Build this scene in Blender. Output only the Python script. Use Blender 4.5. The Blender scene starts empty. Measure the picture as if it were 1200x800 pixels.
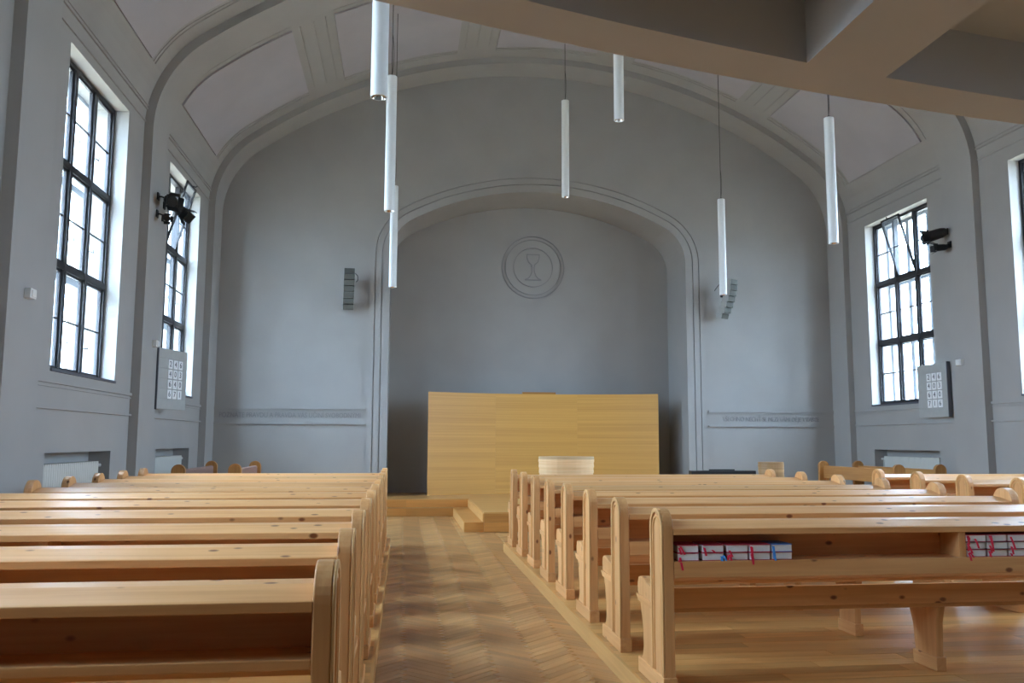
import bpy, math, random
from mathutils import Matrix, Vector
random.seed(7)
S = bpy.context.scene
COL = S.collection

# ------------------------------------------------------------------ camera
FPX, VX, VY, CAMH, ROLL = 1010.0, 471.5, 515.5, 1.57, math.radians(0.2)
_d = Vector(((VX - 600) / FPX, (VY - 400) / FPX, 1.0)).normalized()      # world Y in camera axes (right, down, forward)
_h = Vector((math.cos(ROLL), math.sin(ROLL), 0.0))
_n = _d.cross(_h).normalized()                                            # world down/up
if _n.y > 0: _n = -_n
_x = _d.cross(_n).normalized()
if _x.x < 0: _x = -_x
rgt = Vector((_x.x, _d.x, _n.x))
upv = -Vector((_x.y, _d.y, _n.y))
fwd = Vector((_x.z, _d.z, _n.z))
cd = bpy.data.cameras.new('camera')
cam = bpy.data.objects.new('camera', cd)
COL.objects.link(cam)
cam.matrix_world = Matrix(((rgt.x, upv.x, -fwd.x, 0), (rgt.y, upv.y, -fwd.y, 0), (rgt.z, upv.z, -fwd.z, CAMH), (0, 0, 0, 1)))
cd.sensor_fit = 'HORIZONTAL'
cd.sensor_width = 36.0
cd.lens = 36.0 * FPX / 1200.0
cd.clip_end = 500
S.camera = cam

# ------------------------------------------------------------------ world, exposure
SKY = 20.5
W = bpy.data.worlds.new('overcast_sky')
S.world = W
W.use_nodes = True
nt = W.node_tree
bgn = nt.nodes['Background']
bgn.inputs['Color'].default_value = (0.60, 0.785, 1.0, 1)
# overcast sky: three times brighter overhead than at the horizon
_tc = nt.nodes.new('ShaderNodeTexCoord'); _sp = nt.nodes.new('ShaderNodeSeparateXYZ')
_mr = nt.nodes.new('ShaderNodeMapRange')
_mr.inputs['From Min'].default_value = 0.0; _mr.inputs['From Max'].default_value = 1.0
_mr.inputs['To Min'].default_value = SKY; _mr.inputs['To Max'].default_value = 3.0 * SKY
nt.links.new(_tc.outputs['Generated'], _sp.inputs[0]); nt.links.new(_sp.outputs['Z'], _mr.inputs['Value'])
nt.links.new(_mr.outputs[0], bgn.inputs['Strength'])
S.view_settings.view_transform = 'Standard'
S.view_settings.look = 'None'
S.view_settings.gamma = 1.0
S.view_settings.use_curve_mapping = False
S.view_settings.exposure = 0.27
try:
    S.cycles.use_denoising = True
    S.cycles.max_bounces = 14
    S.cycles.diffuse_bounces = 8
    S.cycles.transparent_max_bounces = 24
    S.cycles.sample_clamp_indirect = 12.0
except Exception:
    pass

# ------------------------------------------------------------------ room numbers
XC, HW, ZS, RC, ZT = 3.04, 7.10, 6.55, 1.85, 10.14   # arch centre, half width, springing, corner radius, crown
RIBP = 0.14                                          # rib projection
YB, YN = 19.4, 20.8                                  # back wall, niche wall
YREAR = -4.75
RIBS = [(18.65, 19.4), (14.0, 14.88), (9.35, 10.23), (4.7, 5.58), (0.05, 0.93), (-4.6, -3.8)]
BAYC = [16.74, 12.07, 7.42, 2.77]                    # window bays; the last bay under the gallery is blind
WHW = 1.17
WIN = {-1: (2.41, 6.51), 1: (2.37, 6.40)}
PZ = 0.12                                            # pew platform height
POD = 0.336                                          # podium height

# ------------------------------------------------------------------ helpers
class MB:
    def __init__(self):
        self.v, self.f = [], []
    def add(self, vs, fs):
        b = len(self.v)
        self.v += [tuple(p) for p in vs]
        self.f += [tuple(i + b for i in q) for q in fs]
        return self
    def box(self, x0, x1, y0, y1, z0, z1):
        return self.add([(x0, y0, z0), (x1, y0, z0), (x1, y1, z0), (x0, y1, z0), (x0, y0, z1), (x1, y0, z1), (x1, y1, z1), (x0, y1, z1)],
                        [(0, 3, 2, 1), (4, 5, 6, 7), (0, 1, 5, 4), (1, 2, 6, 5), (2, 3, 7, 6), (3, 0, 4, 7)])
    def prism(self, poly, axis, a, b):
        """poly: 2D outline; axis: extrusion axis. x -> (y,z), y -> (x,z), z -> (x,y)"""
        n = len(poly)
        def P(p, t):
            return {'x': (t, p[0], p[1]), 'y': (p[0], t, p[1]), 'z': (p[0], p[1], t)}[axis]
        vs = [P(p, a) for p in poly] + [P(p, b) for p in poly]
        fs = [tuple(range(n)), tuple(range(2 * n - 1, n - 1, -1))]
        fs += [(i, i + n, (i + 1) % n + n, (i + 1) % n) for i in range(n)]
        return self.add(vs, fs)
    def ring(self, outer, inner, axis, a, b, closed=False):
        """solid band between two outlines of equal length"""
        n = len(outer)
        def P(p, t):
            return {'x': (t, p[0], p[1]), 'y': (p[0], t, p[1]), 'z': (p[0], p[1], t)}[axis]
        vs = []
        for t in (a, b):
            vs += [P(p, t) for p in outer] + [P(p, t) for p in inner]
        fs = []
        m = n if closed else n - 1
        for i in range(m):
            j = (i + 1) % n
            fs += [(i, j, n + j, n + i), (2 * n + j, 2 * n + i, 3 * n + i, 3 * n + j),
                   (j, i, 2 * n + i, 2 * n + j), (n + i, n + j, 3 * n + j, 3 * n + i)]
        if not closed:
            fs += [(0, n, 3 * n, 2 * n), (n - 1, 3 * n - 1, 4 * n - 1, 2 * n - 1)]
        return self.add(vs, fs)
    def tube(self, pts, r, seg=8):
        pts = [Vector(p) for p in pts]
        n = len(pts)
        vs, fs = [], []
        for i, p in enumerate(pts):
            t = (pts[min(i + 1, n - 1)] - pts[max(i - 1, 0)]).normalized()
            a = t.orthogonal().normalized() if i == 0 else (pa - t * pa.dot(t)).normalized()
            pa = a
            b = t.cross(a)
            rr = r[i] if isinstance(r, (list, tuple)) else r
            for k in range(seg):
                w = 2 * math.pi * k / seg
                vs.append(p + a * math.cos(w) * rr + b * math.sin(w) * rr)
        for i in range(n - 1):
            for k in range(seg):
                k2 = (k + 1) % seg
                fs.append((i * seg + k, i * seg + k2, (i + 1) * seg + k2, (i + 1) * seg + k))
        fs += [tuple(range(seg - 1, -1, -1)), tuple(range((n - 1) * seg, n * seg))]
        return self.add(vs, fs)
    def lathe(self, prof, seg=24, sx=1.0, sy=1.0):
        n = len(prof)
        vs, fs = [], []
        for r, z in prof:
            for k in range(seg):
                w = 2 * math.pi * k / seg
                vs.append((r * sx * math.cos(w), r * sy * math.sin(w), z))
        for i in range(n - 1):
            for k in range(seg):
                k2 = (k + 1) % seg
                fs.append((i * seg + k, i * seg + k2, (i + 1) * seg + k2, (i + 1) * seg + k))
        return self.add(vs, fs)
    def xf(self, M):
        self.v = [tuple(M @ Vector(p)) for p in self.v]
        return self
    def mesh(self, name, mat):
        me = bpy.data.meshes.new(name)
        me.from_pydata(self.v, [], self.f)
        me.materials.append(mat)
        me.update()
        return me
    def build(self, name, mat, parent=None, smooth=False, bevel=0, recalc=True):
        import bmesh
        me = self.mesh(name, mat)
        if recalc:
            bm = bmesh.new(); bm.from_mesh(me)
            bmesh.ops.recalc_face_normals(bm, faces=bm.faces)
            bm.to_mesh(me); bm.free()
        o = bpy.data.objects.new(name, me)
        COL.objects.link(o)
        if parent: o.parent = parent
        if smooth:
            for p in me.polygons: p.use_smooth = True
            try:
                me.set_sharp_from_angle(angle=math.radians(35))
            except Exception:
                pass
        if bevel:
            m = o.modifiers.new('bevel', 'BEVEL'); m.width = bevel; m.segments = 2; m.limit_method = 'ANGLE'; m.angle_limit = math.radians(50)
        return o

def tag(o, label=None, cat=None, group=None, kind=None):
    if label: o['label'] = label
    if cat: o['category'] = cat
    if group: o['group'] = group
    if kind: o['kind'] = kind
    return o

def empty(name, loc=(0, 0, 0), rz=0.0, parent=None):
    o = bpy.data.objects.new(name, None)
    o.empty_display_size = 0.1
    COL.objects.link(o)
    o.location = loc
    o.rotation_euler = (0, 0, rz)
    if parent: o.parent = parent
    return o

def copy_tree(o, parent=None):
    c = o.copy()
    COL.objects.link(c)
    if parent: c.parent = parent
    for ch in list(o.children):
        copy_tree(ch, c)
    return c

def text_mesh(name, body, mat, size, extrude, parent=None, width=None):
    cu = bpy.data.curves.new(name, 'FONT')
    cu.body = body; cu.size = size; cu.extrude = extrude
    cu.align_x = 'CENTER'; cu.align_y = 'CENTER'
    t = bpy.data.objects.new(name + '_tmp', cu)
    COL.objects.link(t)
    bpy.context.view_layer.update()
    me = bpy.data.meshes.new_from_object(t.evaluated_get(bpy.context.evaluated_depsgraph_get()))
    bpy.data.objects.remove(t)
    me.materials.clear(); me.materials.append(mat)
    if width:
        xs = [v.co.x for v in me.vertices]
        k = width / (max(xs) - min(xs))
        for v in me.vertices: v.co.x *= k
    o = bpy.data.objects.new(name, me)
    COL.objects.link(o)
    if parent: o.parent = parent
    return o

# ------------------------------------------------------------------ materials
def newmat(name):
    m = bpy.data.materials.new(name)
    m.use_nodes = True
    n = m.node_tree.nodes
    return m, m.node_tree, n['Principled BSDF']

def simple(name, col, rough=0.5, metal=0.0, noise=0.0, nscale=8.0, bump=0.0, bscale=60.0, spec=0.5):
    m, t, b = newmat(name)
    b.inputs['Roughness'].default_value = rough
    b.inputs['Metallic'].default_value = metal
    b.inputs['Specular IOR Level'].default_value = spec
    tc = t.nodes.new('ShaderNodeTexCoord')
    nz = t.nodes.new('ShaderNodeTexNoise'); nz.inputs['Scale'].default_value = nscale; nz.inputs['Detail'].default_value = 5
    t.links.new(tc.outputs['Object'], nz.inputs['Vector'])
    rp = t.nodes.new('ShaderNodeValToRGB')
    rp.color_ramp.elements[0].position = 0.3; rp.color_ramp.elements[1].position = 0.7
    k = noise
    rp.color_ramp.elements[0].color = (col[0] * (1 - k), col[1] * (1 - k), col[2] * (1 - k), 1)
    rp.color_ramp.elements[1].color = (min(1, col[0] * (1 + k)), min(1, col[1] * (1 + k)), min(1, col[2] * (1 + k)), 1)
    t.links.new(nz.outputs['Fac'], rp.inputs['Fac'])
    t.links.new(rp.outputs['Color'], b.inputs['Base Color'])
    if bump:
        n2 = t.nodes.new('ShaderNodeTexNoise'); n2.inputs['Scale'].default_value = bscale; n2.inputs['Detail'].default_value = 3
        t.links.new(tc.outputs['Object'], n2.inputs['Vector'])
        bp = t.nodes.new('ShaderNodeBump'); bp.inputs['Strength'].default_value = bump; bp.inputs['Distance'].default_value = 0.01
        t.links.new(n2.outputs['Fac'], bp.inputs['Height'])
        t.links.new(bp.outputs['Normal'], b.inputs['Normal'])
    return m

def wood(name, light, dark, axis, rough=0.38, knots=0.0, knotcol=(0.12, 0.05, 0.02), var=0.12, fine=30.0, along=1.2, bands=False):
    """grain runs along the given object axis; every object gets its own cut of the pattern"""
    m, t, b = newmat(name)
    L = t.links.new
    N = t.nodes.new
    b.inputs['Roughness'].default_value = rough
    tc = N('ShaderNodeTexCoord'); oi = N('ShaderNodeObjectInfo'); ge = N('ShaderNodeNewGeometry')
    ad = N('ShaderNodeMath'); ad.operation = 'ADD'
    L(oi.outputs['Random'], ad.inputs[0]); L(ge.outputs['Random Per Island'], ad.inputs[1])
    fr = N('ShaderNodeMath'); fr.operation = 'FRACT'; L(ad.outputs[0], fr.inputs[0])
    mu = N('ShaderNodeMath'); mu.operation = 'MULTIPLY'; mu.inputs[1].default_value = 37.0; L(oi.outputs['Random'], mu.inputs[0])
    va = N('ShaderNodeVectorMath'); va.operation = 'ADD'
    cb = N('ShaderNodeCombineXYZ')
    for i in range(3): L(mu.outputs[0], cb.inputs[i])
    L(tc.outputs['Object'], va.inputs[0]); L(cb.outputs[0], va.inputs[1])
    def mapped(a, c):
        mp = N('ShaderNodeMapping')
        sc = [c, c, c]
        for ax_ in axis: sc['xyz'.index(ax_)] = a
        mp.inputs['Scale'].default_value = sc
        L(va.outputs[0], mp.inputs['Vector'])
        return mp.outputs[0]
    n1 = N('ShaderNodeTexNoise'); n1.inputs['Scale'].default_value = 1.0; n1.inputs['Detail'].default_value = 6; n1.inputs['Distortion'].default_value = 0.6
    L(mapped(along, fine), n1.inputs['Vector'])
    n2 = N('ShaderNodeTexNoise'); n2.inputs['Scale'].default_value = 1.0; n2.inputs['Detail'].default_value = 3
    L(mapped(along * 0.5, fine * 0.22), n2.inputs['Vector'])
    mx = N('ShaderNodeMix'); mx.data_type = 'FLOAT'; mx.inputs[0].default_value = 0.45
    L(n1.outputs['Fac'], mx.inputs[2]); L(n2.outputs['Fac'], mx.inputs[3])
    rp = N('ShaderNodeValToRGB')
    rp.color_ramp.elements[0].position = 0.32; rp.color_ramp.elements[1].position = 0.66
    rp.color_ramp.elements[0].color = (*dark, 1); rp.color_ramp.elements[1].color = (*light, 1)
    L(mx.outputs[0], rp.inputs['Fac'])
    hs = N('ShaderNodeHueSaturation')
    mr = N('ShaderNodeMapRange'); mr.inputs['To Min'].default_value = 1 - var; mr.inputs['To Max'].default_value = 1 + var
    L(fr.outputs[0], mr.inputs['Value']); L(mr.outputs[0], hs.inputs['Value'])
    L(rp.outputs['Color'], hs.inputs['Color'])
    out = hs.outputs['Color']
    if knots:
        vo = N('ShaderNodeTexVoronoi'); vo.inputs['Scale'].default_value = 1.0
        L(mapped(5.0, 8.5), vo.inputs['Vector'])
        kr = N('ShaderNodeValToRGB')
        kr.color_ramp.elements[0].position = knots * 0.55; kr.color_ramp.elements[0].color = (1, 1, 1, 1)
        kr.color_ramp.elements[1].position = knots; kr.color_ramp.elements[1].color = (0, 0, 0, 1)
        L(vo.outputs['Distance'], kr.inputs['Fac'])
        km = N('ShaderNodeMix'); km.data_type = 'RGBA'
        L(kr.outputs['Color'], km.inputs[0]); L(out, km.inputs[6]); km.inputs[7].default_value = (*knotcol, 1)
        out = km.outputs[2]
    L(out, b.inputs['Base Color'])
    bp = N('ShaderNodeBump'); bp.inputs['Strength'].default_value = 0.08; bp.inputs['Distance'].default_value = 0.004
    L(n1.outputs['Fac'], bp.inputs['Height']); L(bp.outputs['Normal'], b.inputs['Normal'])
    return m

PL, PD = (0.76, 0.41, 0.165), (0.59, 0.262, 0.084)
M = {}
M['plaster'] = simple('grey_wall_paint', (0.38, 0.37, 0.347), 0.75, noise=0.035, nscale=1.3, bump=0.05, bscale=90, spec=0.3)
M['coffer'] = simple('mauve_panel_paint', (0.43, 0.412, 0.428), 0.8, noise=0.05, nscale=1.0, spec=0.2)
M['gallery'] = simple('gallery_underside_paint', (0.50, 0.495, 0.495), 0.8, noise=0.03, nscale=1.5, spec=0.2)
M['text_groove_shade'] = simple('letter_paint_groove_shade', (0.27, 0.27, 0.27), 0.8)
for a in 'xyz':
    M['pine_' + a] = wood('varnished_pine_' + a, PL, PD, a, 0.36, knots=0.15, knotcol=(0.22, 0.07, 0.02))
M['pine_in'] = wood('pine_moulding_z', (0.74, 0.43, 0.175), (0.55, 0.27, 0.09), 'z', 0.36)
M['oak'] = wood('oak_parquet', (0.56, 0.305, 0.115), (0.42, 0.205, 0.07), 'x', 0.27, var=0.22, fine=40)
M['oak_sheen_tone_dark'] = wood('oak_parquet_sheen_tone_dark', (0.49, 0.25, 0.09), (0.35, 0.165, 0.055), 'x', 0.30, var=0.22, fine=40)  # darker tone paints the weaker sheen of every other parquet column
M['plank'] = wood('platform_oak_plank', (0.60, 0.32, 0.10), (0.43, 0.205, 0.058), 'x', 0.30, var=0.22, fine=40)
M['kerb'] = wood('kerb_board_oak', (0.68, 0.385, 0.13), (0.55, 0.28, 0.085), 'y', 0.38, var=0.1)
M['riser'] = wood('riser_oak', (0.56, 0.25, 0.06), (0.42, 0.175, 0.04), 'x', 0.38, var=0.15)
M['panel'] = wood('screen_bamboo_laminate', (0.76, 0.42, 0.105), (0.61, 0.305, 0.068), 'xy', 0.42, var=0.02, fine=55, along=0.25)
M['font'] = wood('pale_limed_plywood', (0.86, 0.60, 0.33), (0.66, 0.41, 0.19), 'xy', 0.5, var=0.2, fine=60)
M['lectern'] = wood('brown_plywood', (0.50, 0.31, 0.14), (0.34, 0.18, 0.075), 'xy', 0.5, var=0.25, fine=60)
M['orange_wood'] = wood('orange_stained_pine', (0.55, 0.27, 0.08), (0.40, 0.17, 0.045), 'z', 0.38)
M['orange_wood_x'] = wood('orange_stained_pine_x', (0.55, 0.29, 0.095), (0.42, 0.19, 0.055), 'x', 0.38)
M['cushion'] = simple('mauve_brown_upholstery', (0.30, 0.185, 0.145), 0.95, noise=0.25, nscale=120)
M['frame'] = simple('dark_window_steel', (0.022, 0.020, 0.022), 0.45)
M['outer'] = simple('outer_sash_grey_paint', (0.30, 0.33, 0.36), 0.5)
M['sill'] = simple('window_sill_grey', (0.10, 0.105, 0.12), 0.5)
M['lamp'] = simple('white_lamp_enamel', (0.86, 0.88, 0.86), 0.35)
M['chrome'] = simple('mirror_reflector', (0.85, 0.85, 0.85), 0.12, 1.0)
M['cable'] = simple('dark_cable', (0.05, 0.05, 0.05), 0.6)
M['black'] = simple('matt_black_metal', (0.012, 0.012, 0.012), 0.5)
M['spk_case'] = simple('grey_speaker_case', (0.07, 0.07, 0.07), 0.5)
M['spk_grille'] = simple('speaker_grille_grey', (0.11, 0.115, 0.10), 0.7, noise=0.3, nscale=300)
M['radiator'] = simple('cream_radiator_enamel', (0.66, 0.66, 0.60), 0.4)
M['board'] = simple('number_board_paint', (0.40, 0.41, 0.39), 0.6, noise=0.04)
M['card'] = simple('white_card', (0.85, 0.86, 0.86), 0.6)
M['digit'] = simple('black_digit', (0.02, 0.02, 0.025), 0.6)
M['page'] = simple('book_pages', (0.80, 0.80, 0.79), 0.8, noise=0.05, nscale=200)
M['cover_red'] = simple('crimson_cover', (0.42, 0.02, 0.06), 0.45)
M['cover_blue'] = simple('blue_cover', (0.06, 0.20, 0.55), 0.45)
M['cover_dark'] = simple('dark_cover', (0.03, 0.025, 0.03), 0.5)
M['rib_red'] = simple('red_ribbon', (0.75, 0.02, 0.07), 0.5)
M['rib_blue'] = simple('blue_ribbon', (0.06, 0.30, 0.75), 0.5)
M['switch'] = simple('white_plastic', (0.74, 0.74, 0.71), 0.4)
M['spotfilter'] = simple('amber_gel', (0.12, 0.10, 0.05), 0.2)
M['ground'] = simple('outdoor_bounce_ground', (0.25, 0.195, 0.13), 0.9)  # unseen ground, warm pale tone picked to bounce light up to the vault

def glass_mat(name, fac, tint):
    m = bpy.data.materials.new(name); m.use_nodes = True
    t = m.node_tree; t.nodes.clear()
    N = t.nodes.new; L = t.links.new
    o = N('ShaderNodeOutputMaterial')
    tr = N('ShaderNodeBsdfTransparent'); tr.inputs['Color'].default_value = (*tint, 1)
    tl = N('ShaderNodeBsdfTranslucent')
    nz = N('ShaderNodeTexNoise'); nz.inputs['Scale'].default_value = 3.0
    tc = N('ShaderNodeTexCoord'); L(tc.outputs['Object'], nz.inputs['Vector'])
    rp = N('ShaderNodeValToRGB'); rp.color_ramp.elements[0].color = (0.75, 0.82, 0.9, 1); rp.color_ramp.elements[1].color = (0.85, 0.9, 0.95, 1)
    L(nz.outputs['Fac'], rp.inputs['Fac']); L(rp.outputs['Color'], tl.inputs['Color'])
    gl = N('ShaderNodeBsdfGlossy'); gl.inputs['Roughness'].default_value = 0.08
    a = N('ShaderNodeMixShader'); a.inputs[0].default_value = fac
    L(tr.outputs[0], a.inputs[1]); L(tl.outputs[0], a.inputs[2])
    c = N('ShaderNodeMixShader'); c.inputs[0].default_value = 0.04
    L(a.outputs[0], c.inputs[1]); L(gl.outputs[0], c.inputs[2]); L(c.outputs[0], o.inputs[0])
    return m
M['glass'] = glass_mat('ribbed_window_glass', 0.014, (0.97, 0.985, 1.0))
M['glass_outer'] = glass_mat('outer_window_glass', 0.012, (0.97, 0.985, 1.0))

# ------------------------------------------------------------------ arch profiles
def arch_fn(w, zs, r, zt):
    a, k = w - r, zs - zt
    R = (r * r - a * a - k * k) / (2 * k + 2 * r)
    cz = zt - R
    L = math.hypot(a, zs - cz)
    return R, a, cz, R * a / L
def zat(x, w, zs, r, zt):
    R, a, cz, tx = arch_fn(w, zs, r, zt)
    x = abs(x)
    if x <= tx: return cz + math.sqrt(R * R - x * x)
    if x >= w: return zs
    return zs + math.sqrt(max(0, r * r - (x - a) ** 2))
def arch_pts(xc, w, zs, r, zt, extra=(), nc=12, nb=20):
    R, a, cz, tx = arch_fn(w, zs, r, zt)
    aend = math.atan2(zat(tx, w, zs, r, zt) - zs, tx - a)
    half = [(a + r * math.cos(aend * i / nc), zs + r * math.sin(aend * i / nc)) for i in range(nc)]
    half += [(tx * (1 - i / nb), zat(tx * (1 - i / nb), w, zs, r, zt)) for i in range(nb + 1)]
    for e in extra:
        half = [h for h in half if abs(h[0] - e) > 0.03] + [(e, zat(e, w, zs, r, zt))]
    half.sort(key=lambda p: (-p[0], p[1]))
    left = [(xc - x, z) for x, z in half]
    right = [(xc + x, z) for x, z in reversed(half[:-1])] if half[-1][0] < 1e-6 else [(xc + x, z) for x, z in reversed(half)]
    return left + right
def room_arch(d, extra=()):
    return arch_pts(XC, HW + d, ZS, RC + d, ZT + d, extra)

# ------------------------------------------------------------------ floor
floor = MB().box(-4.95, 11.05, YREAR - 0.1, YN + 0.2, -0.2, -0.012).build('floor', M['oak'])
tag(floor, 'oak herringbone parquet floor of the church aisle', kind='structure')
tag(MB().box(-60, 60, -60, 80, -0.4, -0.25).build('outdoor_ground', M['ground']), 'unseen ground outside the church, warm tone bouncing light inside', kind='structure')

AX0, AX1 = -0.152, 1.457
def clip(poly, x0, x1, y0, y1):
    def cut(ps, f, inter):
        out = []
        for i, p in enumerate(ps):
            q = ps[(i + 1) % len(ps)]
            if f(p): out.append(p)
            if f(p) != f(q): out.append(inter(p, q))
        return out
    for ax, lim, sg in ((0, x0, 1), (0, x1, -1), (1, y0, 1), (1, y1, -1)):
        if len(poly) < 3: return []
        def f(p): return sg * (p[ax] - lim) >= 0
        def it(p, q):
            t = (lim - p[ax]) / (q[ax] - p[ax])
            return (p[0] + (q[0] - p[0]) * t, p[1] + (q[1] - p[1]) * t)
        poly = cut(poly, f, it)
    return poly
def parquet():
    Lb, wb, g, OX = 0.44, 0.073, 0.0012, 0.375
    c = math.sqrt(0.5)
    def rot(p): return ((p[0] - p[1]) * c, (p[0] + p[1]) * c)
    blocks = []
    for region in ((AX0, AX1, 3.4, 12.6), (-4.0, 5.6, 12.6, 18.25)):
        x0, x1, y0, y1 = region
        seen_aisle = region[3] == 12.6
        for j in range(-30, 34):
            for i in range(-10, 330):
                ox, oy = wb * i + Lb * j, wb * i - Lb * j
                cx, cy = rot((ox + Lb / 2, oy))
                cx += OX; cy += 1.0
                if cx < x0 - 0.6 or cx > x1 + 0.6 or cy < y0 - 0.6 or cy > y1 + 0.6: continue
                for kind, (a0, a1, b0, b1) in enumerate(((0, Lb, 0, wb), (Lb, Lb + wb, wb - Lb, wb))):
                    q = [(a0 + g, b0 + g), (a1 - g, b0 + g), (a1 - g, b1 - g), (a0 + g, b1 - g)]
                    q = [rot((ox + p[0], oy + p[1])) for p in q]
                    q = [(p[0] + OX, p[1] + 1.0) for p in q]
                    if not seen_aisle and (max(p[0] for p in q) < AX0 - 1.2 or min(p[0] for p in q) > AX1 + 3.4): continue
                    q = clip(q, x0, x1, y0, y1)
                    if len(q) < 3: continue
                    ar = abs(sum(q[n][0] * q[(n + 1) % len(q)][1] - q[(n + 1) % len(q)][0] * q[n][1] for n in range(len(q)))) / 2
                    if ar < 0.00004: continue
                    blocks.append((sum(p[1] for p in q) / len(q), kind, q))
    blocks.sort(key=lambda b: b[0])
    near = [b for b in blocks if 5.3 < b[0]][:300]
    ids = set(id(b) for b in near)
    rest = [MB(), MB()]
    mats = [M['oak'], M['oak_sheen_tone_dark']]
    for b in blocks:
        ang = math.pi / 4 if b[1] == 0 else -math.pi / 4
        cx = sum(p[0] for p in b[2]) / len(b[2]); cy = sum(p[1] for p in b[2]) / len(b[2])
        ztop = random.uniform(-0.0008, 0.0)
        if id(b) in ids:
            ca, sa = math.cos(-ang), math.sin(-ang)
            lp = [((p[0] - cx) * ca - (p[1] - cy) * sa, (p[0] - cx) * sa + (p[1] - cy) * ca) for p in b[2]]
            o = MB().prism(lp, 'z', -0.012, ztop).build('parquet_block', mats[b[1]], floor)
            o.location = (cx, cy, 0); o.rotation_euler = (0, 0, ang)
        else:
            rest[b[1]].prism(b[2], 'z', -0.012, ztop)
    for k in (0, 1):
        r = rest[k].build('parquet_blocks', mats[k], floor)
        r['kind'] = 'stuff'
parquet()

# ------------------------------------------------------------------ side walls
def wx(s, d):           # x of a plane d outside the bay wall
    return XC + s * (HW + RIBP + d)
for s, side in ((-1, 'left'), (1, 'right')):
    mb = MB()
    def bx(d0, d1, y0, y1, z0, z1):
        a, b = sorted((wx(s, d0), wx(s, d1)))
        mb.box(a, b, y0, y1, z0, z1)
    edges = [YREAR] + sum([[c - WHW, c + WHW] for c in reversed(BAYC)], []) + [YN + 0.2]
    for i in range(0, len(edges), 2):
        bx(0, 0.7, edges[i], edges[i + 1], -0.2, ZS)
    WZ0, WZ1 = WIN[s]
    for c in BAYC:
        y0, y1 = c - WHW, c + WHW
        bx(0, 0.7, y0, y1, WZ1, ZS)
        bx(0, 0.7, y0, y1, 1.40, WZ0)
        bx(0.30, 0.7, y0, y1, 0.25, 1.40)
        bx(0, 0.7, y0, y1, -0.2, 0.25)
    w = mb.build('wall_' + side, M['plaster'])
    tag(w, 'grey painted %s wall with tall window openings and radiator niches' % side, kind='structure')
    # horizontal frieze mouldings between the ribs
    for k in range(len(RIBS) - 1):
        y0, y1 = RIBS[k + 1][1], RIBS[k][0]
        for z, hgt, pr in ((2.235, 0.045, 0.03), (2.19, 0.02, 0.018), (1.925, 0.03, 0.04)):
            a, b = sorted((wx(s, 0.02), wx(s, -pr)))
            MB().box(a, b, y0, y1, z, z + hgt).build('frieze_moulding', M['plaster'], w)
        for z, pr in ((6.64, 0.024), (6.84, 0.026), (6.90, 0.02)):
            d = RIBP
            xx = lambda zz: HW + d - RC - d + math.sqrt((RC + d) ** 2 - (zz - ZS) ** 2)
            x0, x1 = XC + s * (xx(z) + 0.02), XC + s * (xx(z) - pr)
            a, b = sorted((x0, x1))
            MB().box(a, b, y0, y1, z, z + 0.022).build('cornice_moulding', M['plaster'], w)

# ------------------------------------------------------------------ vault and ribs
COFX = [(7.02, 5.17), (4.42, 1.99)]
extra = [7.02, 5.17, 4.42, 1.99, 1.13]
pin = room_arch(RIBP, extra)
def recess(p):
    x, z = p
    # push a vault point outward along its normal
    R, a, cz, tx = arch_fn(HW + RIBP, ZS, RC + RIBP, ZT + RIBP)
    rx = x - XC
    if abs(rx) <= tx: c = (XC, cz)
    else: c = (XC + math.copysign(a, rx), ZS)
    v = Vector((x - c[0], z - c[1])).normalized() * 0.08
    return (x + v.x, z + v.y)
def in_coffer(xm):
    r = abs(xm - XC)
    for i, (b, a) in enumerate(COFX):
        if a < r < b: return (i + 1) * (1 if xm > XC else -1)
    if r < 1.13: return 100
    return None
ceil_root = empty('ceiling', (XC, 8.0, ZT))
tag(ceil_root, 'grey barrel vault with raised mauve panels between transverse ribs', kind='structure')
def world_child(mb, name, mat, root, **k):
    mb.xf(Matrix.Translation(-Vector(root.location)))
    return mb.build(name, mat, root, **k)
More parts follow.
